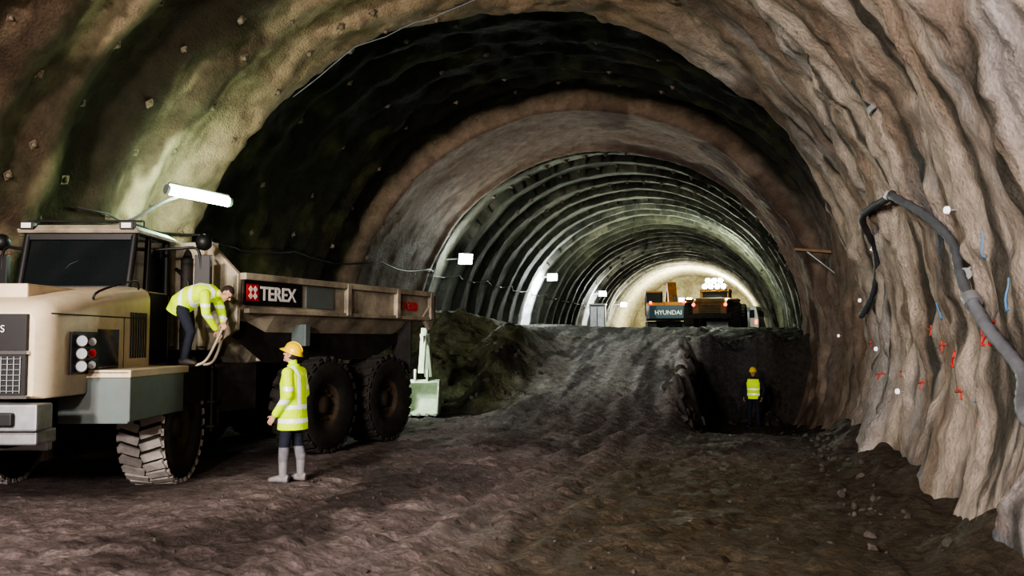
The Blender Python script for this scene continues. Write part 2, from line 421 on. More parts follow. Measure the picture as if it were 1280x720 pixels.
b = B()
def bolt(th, y, r=.045, stub=.0):
    p = wall_pt(th, y); n = Vector((-math.cos(th), 0, -math.sin(th)))
    M = Matrix.Translation(p) @ n.to_track_quat('Z', 'Y').to_matrix().to_4x4()
    b.box((0, 0, 0), (r*3, r*3, .03), 'bolt', rot=(0, 0, random.random()), M=M)
    b.ball((0, 0, .01), r*1.2, 'bolt', 8, M=M)
    b.cyl((0, 0, 0), (0, 0, .06+stub), r*.4, r*.35, 'bolt', 8, M=M)
for k, y in enumerate(np.arange(8.2, 16.2, 1.1)):
    for j, th in enumerate(np.arange(1.75, 2.9, .15)):
        bolt(th+(.08 if k % 2 else 0)+random.uniform(-.05, .05), y+random.uniform(-.3, .3), random.uniform(.03, .055))
for y in (18, 20, 22, 23.5):
    for th in np.arange(1.2, 2.9, .2): bolt(th+random.uniform(-.04, .04), y+random.uniform(-.2, .2), .04)
for y in (31, 34.2, 37.5):
    for th in np.arange(.4, 2.3, .11): bolt(th, y+.0, .075, .06)
b.build('rock_bolt_heads')

# ------------------------------------------------------------------ right wall fittings
hp = [(16.85, 2.28), (16.0, 2.7), (15.0, 3.25), (13.6, 3.62), (12.2, 3.70), (11.2, 3.55), (10.4, 3.2), (9.9, 2.85), (9.4, 2.42), (8.9, 1.98), (8.2, 1.58), (7.5, 1.28), (6.8, 1.0), (6.0, .8)]
def smooth_path(pts, n=8):
    out = []
    for i in range(len(pts)-1):
        p0 = Vector(pts[max(i-1, 0)]); p1 = Vector(pts[i]); p2 = Vector(pts[i+1]); p3 = Vector(pts[min(i+2, len(pts)-1)])
        for k in range(n):
            t = k/n
            out.append(.5*((2*p1)+(-p0+p2)*t+(2*p0-5*p1+4*p2-p3)*t*t+(-p0+3*p1-3*p2+p3)*t**3))
    out.append(Vector(pts[-1])); return out
hpts = [tuple(wall_at(y, z, True, .10)) for y, z in hp]
sp = smooth_path(hpts, 10)
e = empty('ventilation_hose')
b = B(); k = 84
b.tube(sp[:k+1], [.050+.006*math.sin(i*2.2) for i in range(k+1)], 'hose_grey', 12); b.build('rubber_section', e)
b = B(); b.tube(sp[k:], [.055+.008*(i % 2) for i in range(len(sp)-k)], 'hose_pale', 12)
p = sp[k]; q = sp[k+1]; b.cyl(p-(q-p)*.5, p+(q-p)*1.2, .085, .085, 'steel', 14); b.build('corrugated_section', e)
b = B()
for y, z in ((15.0, 3.3), (12.2, 3.72), (9.5, 2.5)):
    p = wall_at(y, z, True, .10); w = wall_at(y, z, True, -.03); b.cyl(p+Vector((0, 0, .03)), w+Vector((0, 0, .1)), .018, .018, 'steel', 8); b.cyl(p-Vector((0, .03, 0)), p+Vector((0, .03, 0)), .062, .062, 'steel', 12)
b.build('hose_hangers', e)
b = B(); p = wall_at(11.2, 4.6, True, -.0); b.cyl(p, p+Vector((-.22, .12, .42)), .055, .05, 'cable', 12); b.cyl(p, p+Vector((-.03, .02, .06)), .09, .08, 'steel', 12); b.build('drain_pipe_stub')
b = B()
def stroke(pts, r=.018, mat='red_paint'):
    q = []
    for i in range(len(pts)-1):
        for t in np.linspace(0, 1, 7)[:-1]:
            q.append((pts[i][0]*(1-t)+pts[i+1][0]*t, pts[i][1]*(1-t)+pts[i+1][1]*t))
    q.append(pts[-1])
    b.tube([wall_at(y, z, True, .004) for y, z in q], r, mat, 6)
GL = {'4': [[(0, 1), (0, .45), (.6, .45)], [(.45, .8), (.45, 0)]], '2': [[(0, .8), (.3, 1), (.6, .8), (.5, .5), (0, 0), (.6, 0)]],
      '5': [[(.6, 1), (0, 1), (0, .55), (.5, .55), (.6, .25), (.3, 0), (0, .1)]], 'R': [[(0, 0), (0, 1), (.5, .9), (.5, .6), (0, .5), (.6, 0)]], '1': [[(.1, .8), (.35, 1), (.35, 0)]]}
def glyph(ch, y, z, s, mat='red_paint', r=.011):
    for st in GL[ch]: stroke([(y-px*s*1.3, z+pz*s) for px, pz in st], r, mat)
for i, ch in enumerate('425'): glyph(ch, 9.75-i*.27, 1.80, .22)
glyph('R', 10.9, 1.55, .18); glyph('1', 10.2, 2.15, .16)
for (y, z) in ((16.9, 1.7), (16.1, 1.65), (15.2, 2.45), (14.0, 1.3), (12.6, 1.2), (13.2, 2.6), (20, 1.9), (19, 2.3), (11.6, 1.7), (17.6, 1.1), (18.4, 1.6), (10.6, 1.2), (12.2, 1.9), (14.6, 1.9), (9.9, .9), (13.4, .8), (15.6, 1.2)):
    stroke([(y, z), (y-.02, z+.14)], .014, 'faded_red'); stroke([(y+.08, z+.08), (y-.1, z+.1)], .014, 'faded_red')
for (y, z, s) in ((9.0, 2.85, .25), (8.6, 2.4, .3), (10.2, 1.4, .2), (9.7, 2.6, .2), (11.5, 2.3, .2)):
    stroke([(y, z), (y-.1*s, z-s), (y-.3*s, z-.9*s)], .012, 'blue_paint')
b.build('spray_paint_marks')
b = B()
for (y, z) in ((9.35, 3.12), (15.9, 1.7), (22, 1.95), (17.8, 2.6), (13, 1.15)):
    p = wall_at(y, z, True, .02); b.cyl(p+Vector((.06, 0, 0)), p+Vector((-.06, 0, 0)), .012, .012, 'steel', 8); b.cyl(p+Vector((-.05, 0, 0)), p+Vector((-.075, -.01, 0)), .04, .035, 'target_white', 14)
b.build('survey_targets')
b = B(); p = wall_at(23.5, 4.1, True, -.1); b.box(p+Vector((-.45, 0, 0)), (1.1, .25, .06), 'wood', (0, .1, 0)); b.cyl(p+Vector((-.7, 0, 0)), p+Vector((0, 0, -.6)), .03, .03, 'steel', 8); b.build('wall_bracket_shelf')
b = B()
pts = []
for i in range(25):
    t = i/24; th = 2.3*(1-t)+1.05*t; y = 15.6*(1-t)+14.6*t
    pts.append(wall_pt(th, y, .10+.35*math.sin(math.pi*t)))
b.tube(pts, .012, 'hose_pale', 6)
pts = []
for i in range(140):
    y = 12+i*.45; sag = .16*abs(math.sin(i*math.pi/9)); pts.append(wall_at(y, 4.0-sag+.4*float(ss(12, 40, y)), False, .12))
b.tube(pts, .02, 'cable', 6); b.build('power_cable')

# ------------------------------------------------------------------ lamps
def add_light(name, kind, loc, energy, col, parent=None, size=.2, target=None):
    l = bpy.data.lights.new(name, kind); l.energy = energy; l.color = col
    if kind == 'AREA': l.size = size
    else: l.shadow_soft_size = size
    o = bpy.data.objects.new(name, l); COL.objects.link(o); o.location = loc
    if target: o.rotation_euler = (Vector(target)-Vector(loc)).to_track_quat('-Z', 'Y').to_euler()
    if parent: o.parent = parent
    return o
e = empty('fluorescent_lamp')
L = Vector((-9.11, 12.64, 4.34)); Rr = Vector((-8.60, 13.6, 4.26)); mid = (L+Rr)/2
b = B(); d = (Rr-L).normalized()
b.cyl(L, Rr, .08, .08, 'tube_light', 14); b.build('tube', e)
b = B(); b.cyl(L-d*.05, L, .085, .085, 'steel'); b.cyl(Rr, Rr+d*.05, .085, .085, 'steel')
b.cyl(L+Vector((0, 0, .105)), Rr+Vector((0, 0, .105)), .03, .03, 'steel')
w = wall_at(12.9, 3.75, False, -.05)
b.tube(smooth_path([tuple(w), (-9.9, 12.9, 3.95), (-9.4, 12.95, 4.2), tuple(mid+Vector((0, 0, .1)))], 6), .028, 'steel', 8)
b.box(w+Vector((.06, 0, 0)), (.06, .2, .2), 'steel'); b.build('wall_bracket', e)
add_light('lamp_glow', 'POINT', mid+Vector((.1, 0, -.12)), 170, (.60, 1, .56), e, .25)
def flood(pos, tgt, energy, col, emat='flood_light', w=.5, h=.36, left=True):
    e = empty('work_floodlight'); pos = Vector(pos); d = (Vector(tgt)-pos).normalized()
    M = Matrix.Translation(pos) @ d.to_track_quat('-Z', 'Y').to_matrix().to_4x4()
    b = B(); b.box((0, 0, .06), (w+.06, h+.06, .12), 'black', M=M); b.box((0, 0, .15), (w*.8, h*.8, .08), 'black', M=M); b.build('housing', e, bevel=.01)
    b = B(); b.box((0, 0, -.005), (w, h, .02), emat, M=M); b.build('lens', e)
    b = B(); w0 = wall_at(pos.y, pos.z, not left, -.02); b.cyl(pos-d*.1, w0, .03, .03, 'steel', 8); b.build('bracket', e)
    add_light('beam', 'POINT', pos+d*.3, energy, col, e, .3)
flood((-9.55, 30.6, 4.8), (-6, 26, 3), 270, (.92, 1, .90))
flood((-9.5, 46.0, 5.2), (-8, 40, 2), 420, (.92, .97, 1))
flood((-9.4, 63.5, 5.2), (-8, 55, 2), 400, (.98, 1, .96))
flood((-9.4, 76, 4.9), (-8, 70, 2), 380, (1, .98, .88))
e = empty('light_tower')
for (x, y, z, en) in ((-4.6, 84, 5.6, 2200), (-1.4, 86, 5.9, 2000)):
    b = B(); g = gz1(x, y)
    b.cyl((x, y, g), (x, y, z), .05, .04, 'steel', 10)
    for a in (0, 2.1, 4.2): b.cyl((x, y, g+.9), (x+.7*math.cos(a), y+.7*math.sin(a), g), .03, .03, 'steel', 8)
    for k in (-1, 1): b.box((x+k*.35, y-.1, z), (.5, .15, .4), 'black'); b.box((x+k*.35, y-.19, z), (.44, .03, .34), 'flood_light')
    b.build('mast', e)
    add_light('tower_beam', 'POINT', (x, y-.6, z), en, (1, .98, .80), e, .4)
e = empty('added_tripod_lamp'); x, y = -8.3, 18.6; g = gz1(x, y)  # added lamp, hidden behind the truck to brighten bucket and rock face
b = B(); b.cyl((x, y, g+.6), (x, y, g+1.5), .02, .02, 'steel', 8)
for a in (0, 2.1, 4.2): b.cyl((x, y, g+.7), (x+.45*math.cos(a), y+.45*math.sin(a), g), .015, .015, 'steel', 8)
b.box((x, y, g+1.6), (.34, .12, .24), 'black'); b.box((x, y+.07, g+1.6), (.3, .02, .2), 'flood_light'); b.build('added_lamp_stand', e)
add_light('added_tripod_beam', 'POINT', (x+.1, y+.25, g+1.6), 90, (.90, 1, .80), e, .15)

# ------------------------------------------------------------------ dump truck
truck = empty('articulated_dump_truck')
MF = Matrix.Translation((-8.31, 9.34, 0)) @ Matrix.Rotation(math.radians(14.3), 4, 'Z')
MR = Matrix.Translation((-7.81, 15.5, 0)) @ Matrix.Rotation(math.radians(-8.9), 4, 'Z')
def wheel(b, c, side, R=.8, W=.66, tread='tread', M=None, n=24):
    cx, cy, cz = c; h = W/2
    prof = [(-h*.75, .42*R), (-h*.98, .58*R), (-h*1.0, .82*R), (-h*.9, .92*R), (-h*.6, .955*R), (h*.6, .955*R), (h*.9, .92*R), (h*1.0, .82*R), (h*.98, .58*R), (h*.75, .42*R)]
    b.lathe(prof, 'tyre', c, 48, M)
    for i in range(n):
        for sgn in (-1, 1):
            t = 2*math.pi*(i+(.5 if sgn > 0 else 0))/n
            Mx = Matrix.Translation(c) @ Matrix.Rotation(t, 4, 'X')
            if M is not None: Mx = M @ Mx
            b.box((sgn*h*.46, 0, R*.965), (h*.9, R*4.0/n, R*.07), tread, rot=(0, 0, sgn*.3), M=Mx)
            b.box((sgn*h*.90, 0, R*.92), (h*.12, R*3.4/n, R*.09), tread, rot=(0, sgn*.35, 0), M=Mx)
    b.lathe([(-h*.7, .45*R), (h*.35, .44*R)] if side > 0 else [(h*.7, .45*R), (-h*.35, .44*R)], 'rim', c, 36, M)
    b.lathe([(side*h*.76, .47*R), (side*h*.78, .42*R), (side*h*.45, .38*R), (side*h*.3, .26*R), (side*h*.45, .2*R), (side*h*.7, .17*R), (side*h*.72, .001)], 'rim', c, 36, M)
    for i in range(10):
        t = 2*math.pi*i/10; p = Vector((cx+side*h*.38, cy+.3*R*math.cos(t), cz+.3*R*math.sin(t)))
        b.cyl(p, p+Vector((side*.07, 0, 0)), .025, .025, 'rim', 8, M)
b = B()
def hsec(y, hw, zb, zt, r):
    pts = [(-hw, y, zb)]
    for k in range(7):
        t = math.pi-k/6*math.pi/2; pts.append((-hw+r+r*math.cos(t), y, zt-r+r*math.sin(t)))
    for k in range(7):
        t = math.pi/2-k/6*math.pi/2; pts.append((hw-r+r*math.cos(t), y, zt-r+r*math.sin(t)))
    pts.append((hw, y, zb)); return pts
b.loft([hsec(-1.97, .80, 1.27, 2.14, .12), hsec(-1.90, .89, 1.24, 2.22, .17), hsec(-1.7, .92, 1.24, 2.29, .2), hsec(-1.1, .93, 1.24, 2.38, .2), hsec(-1.08, .93, 1.42, 2.385, .2), hsec(-.3, .93, 1.42, 2.48, .2), hsec(.36, .93, 1.42, 2.54, .18), hsec(.6, .93, 1.42, 2.54, .16)], 'cream_paint', True)
b.b2(-.45, .45, -1.5, .1, 2.3, 2.47, 'cream_paint')
b.build('hood', truck, MF, .02)
b = B()
b.b2(-.74, .74, -2.02, -1.93, 1.74, 2.12, 'black'); b.b2(-.74, .74, -2.02, -1.93, 1.28, 1.7, 'black')
for i in range(22): b.b2(-.7+i*.066, -.69+i*.066, -2.035, -2.01, 1.3, 1.68, 'steel')
for i in range(7): b.b2(-.7, .7, -2.04, -2.02, 1.32+i*.055, 1.328+i*.055, 'steel')
b.b2(-.76, .76, -2.03, -1.95, 1.7, 1.74, 'chrome')
b.b2(-.76, .76, -2.03, -1.95, 1.245, 1.28, 'chrome')
b.build('grille', truck, MF, .006)
text('TRUCKS', .105, 'white_paint', MF @ Matrix.Translation((.13, -2.03, 1.93)) @ Matrix.Rotation(math.pi/2, 4, 'X'), truck, 'grille_lettering')
b = B()
for sd in (1, -1):
    b.b2(sd*.90, sd*.95, -1.5, -.85, 1.47, 1.94, 'black'); b.b2(sd*.9, sd*.94, -.86, -.32, 1.5, 1.98, 'glass_dark')
    for yy, rr, zz in ((-1.36, .068, 1.84), (-1.36, .068, 1.70), (-1.36, .068, 1.56), (-1.12, .05, 1.83), (-1.12, .05, 1.70), (-1.12, .05, 1.57)):
        c = Vector((sd*.985, yy, zz)); dd = Vector((sd*.80, -.60, 0)).normalized(); red = (rr < .06 and zz == 1.70)
        b.cyl(c-dd*.06, c+dd*.02, rr, rr, 'chrome', 18); b.cyl(c+dd*.012, c+dd*.026, rr*.84, rr*.84, 'red_paint' if red else 'lens', 18)
    for i in range(7): b.b2(sd*.925, sd*.942, .0+i*.075, .035+i*.075, 1.62, 2.2, 'black')
    b.b2(sd*.925, sd*.936, -1.9, .5, 2.12, 2.135, 'black'); b.b2(sd*.925, sd*.936, -.18, -.165, 1.45, 2.13, 'black')
b.build('headlights_and_louvres', truck, MF, .004)
b = B()
b.b2(-1.05, .97, -2.2, -1.88, .93, 1.2, 'steel'); b.b2(-1.0, .92, -2.1, -1.7, .78, .93, 'steel')
b.b2(.55, .75, -2.26, -2.18, .98, 1.12, 'black'); b.b2(-.75, -.55, -2.26, -2.18, .98, 1.12, 'black')
b.cyl((.1, -2.2, 1.0), (.1, -2.32, 1.0), .07, .07, 'black'); b.build('bumper', truck, MF, .02)
b = B()
for sd in (1, -1):
    b.b2(sd*.6, sd*1.40, -1.08, -.90, .90, 1.42, 'teal_grey')
    b.b2(sd*.6, sd*1.42, -1.1, 1.9, 1.46, 1.50, 'chassis'); b.b2(sd*.6, sd*1.43, -1.1, .7, 1.42, 1.51, 'cream_paint')
    b.b2(sd*1.375, sd*1.42, -1.08, .55, .92, 1.44, 'teal_grey')
    b.b2(sd*1.375, sd*1.41, .55, 1.45, 1.0, 1.46, 'chassis')
    b.b2(sd*1.2, sd*1.5, 1.52, 1.82, .95, .99, 'chassis'); b.b2(sd*1.2, sd*1.5, 1.52, 1.82, .6, .64, 'chassis')
    b.cyl((sd*1.45, 1.55, .55), (sd*1.45, 1.55, 1.48), .02, .02, 'chassis'); b.cyl((sd*1.45, 1.8, .55), (sd*1.45, 1.8, 1.48), .02, .02, 'chassis')
b.build('fenders_and_steps', truck, MF, .012)
b = B()
b.b2(-.5, .5, -1.85, 2.0, .72, 1.25, 'chassis'); b.b2(-.68, .68, .4, 1.8, 1.1, 1.5, 'chassis')
b.cyl((-1.0, .7, .70), (1.0, .7, .70), .16, .16, 'chassis'); b.ball((0, .7, .70), .3, 'chassis'); b.cyl((0, 1.9, .65), (0, 1.9, 1.35), .26, .26, 'chassis')
b.b2(-.9, .75, -1.55, -1.45, .66, .8, 'steel')
b.build('front_chassis', truck, MF, .015)
for sd in (1, -1):
    b = B(); wheel(b, (sd*1.10, .7, .70), sd, .76, .60, n=30); b.build('front_wheel_'+('left' if sd > 0 else 'right'), truck, MF)
b = B()
b.prism([(.38, 1.5), (.38, 2.52), (1.72, 2.52), (1.72, 1.5)], -.74, .74, 'cream_paint')
b.prism([(.40, 2.5), (.60, 3.27), (1.68, 3.27), (1.68, 2.5)], -.70, .70, 'glass_dark')
for sd in (1, -1):
    for (p, q, w) in (((.40, 2.48), (.60, 3.28), .05), ((1.0, 2.48), (1.05, 3.28), .035), ((1.68, 2.48), (1.68, 3.28), .05)):
        b.cyl((sd*.71, p[0], p[1]), (sd*.71, q[0], q[1]), w, w, 'black', 8)
    b.b2(sd*.70, sd*.755, 1.02, 1.66, 1.52, 2.5, 'black')
    b.cyl((sd*.76, .98, 2.0), (sd*.76, .98, 2.4), .015, .015, 'steel', 8)
b.b2(-.74, .74, .36, .44, 2.46, 2.56, 'black')
b.b2(-.72, .72, .55, .66, 3.18, 3.28, 'black')
b.loft([[(-.8, .50, 3.27), (.8, .50, 3.27), (.8, 1.80, 3.27), (-.8, 1.80, 3.27)], [(-.8, .46, 3.31), (.8, .46, 3.31), (.8, 1.82, 3.31), (-.8, 1.82, 3.31)], [(-.7, .56, 3.38), (.7, .56, 3.38), (.7, 1.72, 3.38), (-.7, 1.72, 3.38)]], 'bed_paint')
b.tube([(-.3, .44, 2.6), (-.1, .5, 2.85), (.05, .52, 2.92)], .012, 'black', 6); b.tube([(.35, .44, 2.58), (.5, .5, 2.8), (.55, .54, 3.0)], .012, 'black', 6)
for x in (-.66, .66): b.box((x, .48, 3.36), (.18, .1, .1), 'black'); b.box((x, .425, 3.36), (.13, .012, .07), 'white_paint')
b.cyl((-.78, .7, 3.45), (.78, .7, 3.45), .015, .015, 'black', 8)
for x in (-.78, .78): b.cyl((x, .7, 3.36), (x, .7, 3.45), .013, .013, 'black', 8)
b.build('cab', truck, MF, .012)
b = B()
for sd in (1, -1):
    b.tube(smooth_path([(sd*.75, 1.1, 3.1), (sd*1.1, 1.1, 3.12), (sd*1.36, 1.15, 3.1), (sd*1.4, 1.18, 2.6)], 6), .02, 'black', 8)
    b.box((sd*1.42, 1.2, 2.83), (.22, .1, .42), 'black'); b.ball((sd*1.42, 1.2, 3.22), .12, 'black')
    b.tube([(sd*1.0, 1.75, 1.48), (sd*1.0, 1.78, 2.7), (sd*.8, 1.8, 2.9)], .025, 'black', 8)
    b.tube(smooth_path([(sd*.88, -.9, 2.3), (sd*.93, -.85, 2.42), (sd*.93, .1, 2.6), (sd*.9, .3, 2.5)], 5), .014, 'black', 8)
b.cyl((.95, 1.85, 1.5), (.95, 1.85, 3.05), .09, .09, 'chassis'); b.cyl((.95, 1.85, 3.05), (.95, 2.0, 3.2), .07, .07, 'chassis')
b.tube(smooth_path([(1.40, 1.0, 1.5), (1.55, 1.02, 1.58), (1.70, 1.06, 1.9), (1.79, 1.1, 2.16)], 6), .02, 'bed_paint', 8)
b.tube(smooth_path([(1.40, 1.3, 1.5), (1.55, 1.28, 1.55), (1.68, 1.2, 1.8), (1.79, 1.1, 2.16)], 6), .02, 'bed_paint', 8)
b.build('mirrors_and_rails', truck, MF, .01)
b = B()
def bsec(v, zt, zm, zb, hwt, hwb):
    return [(-hwt, v, zt), (-hwt, v, zm), (-hwb, v, zb), (hwb, v, zb), (hwt, v, zm), (hwt, v, zt), (hwt-.07, v, zt), (hwt-.07, v, zm+.03), (hwb-.05, v, zb+.08), (-hwb+.05, v, zb+.08), (-hwt+.07, v, zm+.03), (-hwt+.07, v, zt)]
b.loft([bsec(-4.05, 2.78, 2.30, 1.95, 1.5, 1.1), bsec(-3.2, 2.79, 2.28, 1.5, 1.55, 1.0), bsec(-.2, 2.79, 2.27, 1.5, 1.55, 1.0), bsec(1.0, 2.79, 2.27, 1.85, 1.55, 1.15), bsec(1.7, 2.79, 2.32, 2.15, 1.55, 1.3)], 'bed_paint')
b.prism([(-1.5, 2.0), (-1.52, 2.8), (-1.0, 3.26), (1.0, 3.26), (1.52, 2.8), (1.5, 2.0), (1.0, 1.7), (-1.0, 1.7)], -4.05, -3.97, 'bed_paint', 'y')
for u in (-.9, -.3, .3, .9): b.b2(u-.05, u+.05, -4.13, -4.04, 1.75, 3.2, 'bed_paint')
b.b2(-1.02, 1.02, -4.14, -3.9, 3.2, 3.28, 'bed_paint')
for sd in (1, -1):
    b.b2(sd*1.5, sd*1.62, -4.0, 1.7, 2.72, 2.82, 'bed_paint'); b.b2(sd*1.5, sd*1.60, -3.9, 1.65, 2.24, 2.31, 'bed_paint')
    for v in (-1.35, .3, 1.62): b.b2(sd*1.5, sd*1.63, v-.06, v+.06, 2.26, 2.8, 'bed_paint')
    for v in (-3.0, -1.35, .3): b.prism([(v-.05, 2.28), (v+.05, 2.28), (v+.05, 1.52), (v-.05, 1.52)], sd*1.03, sd*1.12, 'bed_paint')
    b.prism([(1.3, 2.3), (1.85, 2.75), (1.85, 2.3), (1.6, 2.05)], sd*1.5, sd*1.58, 'bed_paint')
    b.b2(sd*1.0, sd*1.6, -2.55, -2.42, 1.75, 2.1, 'teal_grey'); b.b2(sd*1.2, sd*1.62, .75, .8, 1.2, 2.2, 'chassis')
b.build('dump_body', truck, MR, .012)
b = B()
for sd in (1, -1):
    b.prism([(-4.0, 2.24), (1.3, 2.24), (1.0, 1.9), (-.2, 1.5), (-3.2, 1.5), (-3.9, 1.9)], sd*1.30, sd*1.33, 'chassis')
b.b2(1.555, 1.575, -3.98, -2.62, 2.36, 2.71, 'black'); b.b2(1.57, 1.585, -3.93, -3.68, 2.42, 2.66, 'red_paint')
b.b2(1.555, 1.572, -2.5, -1.75, 2.36, 2.71, 'teal_grey')
b.build('decal_and_side_skirts', truck, MR)
TR = Matrix.Rotation(math.pi/2, 4, 'Z') @ Matrix.Rotation(math.pi/2, 4, 'X')
b = B()
for a in (-1, 1):
    for c in (-1, 1): b.box((1.588, -3.805+a*.05, 2.54+c*.05), (.006, .07, .07), 'white_paint', rot=(math.pi/4, 0, 0))
b.build('logo_diamonds', truck, MR)
text('TEREX', .29, 'white_paint', MR @ Matrix.Translation((1.58, -3.63, 2.44)) @ TR, truck, 'body_lettering', bold=.006)
text('TA300', .24, 'red_paint', MR @ Matrix.Translation((1.565, .42, 2.42)) @ TR, truck, 'model_lettering', bold=.002)
b = B()
b.b2(-.55, -.3, -4.2, 1.2, 1.0, 1.4, 'chassis'); b.b2(.3, .55, -4.2, 1.2, 1.0, 1.4, 'chassis')
for v in (-4.1, -2.9, -.95, .9): b.b2(-.5, .5, v-.1, v+.1, 1.0, 1.38, 'chassis')
for v in (0, -1.9):
    b.cyl((-1.2, v, .78), (1.2, v, .78), .15, .15, 'chassis'); b.ball((0, v, .78), .32, 'chassis')
for sd in (1, -1):
    b.b2(sd*.62, sd*.8, -1.4, -.5, .85, 1.1, 'chassis'); b.cyl((sd*.75, -3.6, .95), (sd*.9, -2.2, 1.9), .09, .07, 'chassis')
    b.b2(sd*.6, sd*1.1, -4.0, -3.1, .8, 1.5, 'chassis')
b.cyl((-.2, -4.3, 1.1), (.2, -4.3, 1.1), .3, .3, 'chassis'); b.b2(-.22, .22, -4.9, -4.1, .95, 1.25, 'chassis')
b.build('rear_chassis', truck, MR, .012)
for nm, v in (('mid', -1.9), ('rear', 0)):
    for sd in (1, -1):
        b = B(); wheel(b, (sd*1.32, v, .78), sd, tread='tread_dark'); b.build(nm+'_wheel_'+('left' if sd > 0 else 'right'), truck, MR)

# ------------------------------------------------------------------ excavator bucket behind truck
e = empty('excavator_bucket')
bx, by = -7.35, 20.0; bz = gz1(bx, by)
M = Matrix.Translation((bx, by, bz+.02)) @ Matrix.Rotation(math.radians(12), 4, 'Z')
b = B()
prof = [(-.35, .02), (-.1, 0), (.25, .08), (.42, .35), (.35, .7), (.1, .85), (-.05, .8)]
inner = [(p[0]*.9-.02, p[1]*.9+.05) for p in prof]
poly = prof+inner[::-1]
b.prism(poly, -.45, .45, 'bucket_paint_lit', M=M)
for sd in (-1, 1): b.prism(prof, sd*.45, sd*.41, 'bucket_paint_lit', M=M)
for i in range(5): b.prism([(-.33, .0), (-.33, .07), (-.52, .02)], -.44+i*.2, -.36+i*.2, 'steel', M=M)
for sd in (-.15, .15): b.prism([(-.05, .78), (.12, .83), (.1, 1.1), (.0, 1.1)], sd-.025, sd+.025, 'bucket_paint_lit', M=M)
b.build('bucket_shell', e, None, .01)
b = B(); b.prism([(-.05, 1.0), (.10, 1.0), (.62, 2.0), (.45, 2.1)], -.07, .07, 'bucket_paint_lit', M=M); b.prism([(.4, 1.95), (.7, 1.95), (1.4, 1.2), (1.3, .85)], -.10, .10, 'bucket_paint_lit', M=M)
b.cyl((0, .3, 1.9), (0, .35, 1.2), .04, .04, 'steel', M=M); b.build('dipper_arm', e, None, .01)

# ------------------------------------------------------------------ far machines
def machine_m(x, y, rz, sc=1): return Matrix.Translation((x, y, gz1(x, y)-.02)) @ Matrix.Rotation(math.radians(rz), 4, 'Z') @ Matrix.Scale(sc, 4)
e = empty('tracked_excavator'); M = machine_m(-4.15, 55.5, 8)
b = B()
for sd in (-1, 1):
    tr = [(-1.8, .35), (-1.6, .1), (-1.3, 0), (1.3, 0), (1.6, .1), (1.8, .35), (1.6, .75), (1.3, .85), (-1.3, .85), (-1.6, .75)]
    b.prism(tr, sd*.75, sd*1.3, 'chassis')
    for i in range(16): b.b2(sd*.72, sd*1.33, -1.4+i*.18, -1.3+i*.18, -.02, .04, 'black'); b.b2(sd*.72, sd*1.33, -1.4+i*.18, -1.3+i*.18, .83, .89, 'black')
    for i in range(6): b.cyl((sd*1.3, -1.25+i*.5, .32), (sd*1.34, -1.25+i*.5, .32), .2, .2, 'steel')
b.b2(-.75, .75, -.8, .8, .4, .95, 'chassis'); b.build('undercarriage', e, M, .02)
b = B()
cw = [(-1.3, -1.2), (-1.2, -1.75), (-.8, -2.05), (.8, -2.05), (1.2, -1.75), (1.3, -1.2)]
b.prism(cw, 1.05, 1.85, 'digger_blue', 'z'); b.b2(-1.3, 1.3, -1.3, 1.3, 1.0, 1.3, 'chassis'); b.b2(-.3, 1.3, -1.25, .2, 1.3, 2.1, 'digger_orange'); b.b2(-1.3, -.3, -1.25, -.2, 1.3, 2.05, 'digger_orange')
b.b2(.3, .5, -.9, -.7, 2.0, 2.5, 'black'); b.build('house', e, M, .04)
text('HYUNDAI', .36, 'white_paint', M @ Matrix.Translation((-.90, -2.07, 1.3)) @ Matrix.Rotation(math.pi/2, 4, 'X'), e, 'counterweight_lettering', bold=.008)
b = B(); b.prism([(-.2, 1.3), (-.2, 2.75), (.9, 2.75), (1.3, 2.1), (1.3, 1.3)], -1.28, -.35, 'glass_far'); b.b2(-1.32, -.32, -.24, .95, 2.72, 2.82, 'digger_orange')
for x in (-1.28, -.35):
    b.cyl((x, -.2, 1.3), (x, -.2, 2.75), .05, .05, 'black'); b.cyl((x, 1.3, 1.3), (x, 1.3, 2.1), .05, .05, 'black'); b.cyl((x, .9, 2.75), (x, 1.3, 2.1), .05, .05, 'black')
b.build('operator_cab', e, M, .02)
b = B(); b.prism([(.6, 1.4), (.6, 1.9), (2.2, 3.5), (3.2, 3.55), (5.0, 2.4), (4.9, 2.15), (3.1, 3.0), (2.5, 2.95), (1.2, 1.4)], .15, .7, 'digger_orange'); b.prism([(4.6, 2.7), (5.1, 2.5), (4.5, .6), (4.2, .7)], .22, .62, 'digger_orange'); b.prism([(4.1, .2), (4.9, 0), (5.0, .5), (4.6, .8), (4.2, .7)], -.1, .9, 'steel'); b.cyl((.42, 1.3, 1.6), (.42, 2.6, 2.9), .09, .07, 'steel'); b.build('boom_and_arm', e, M, .02)
b = B(); b.ball((.9, -1.3, 2.1), .09, 'red_lamp'); b.ball((-1.1, -1.3, 2.05), .09, 'red_lamp'); b.build('tail_lamps', e, M)

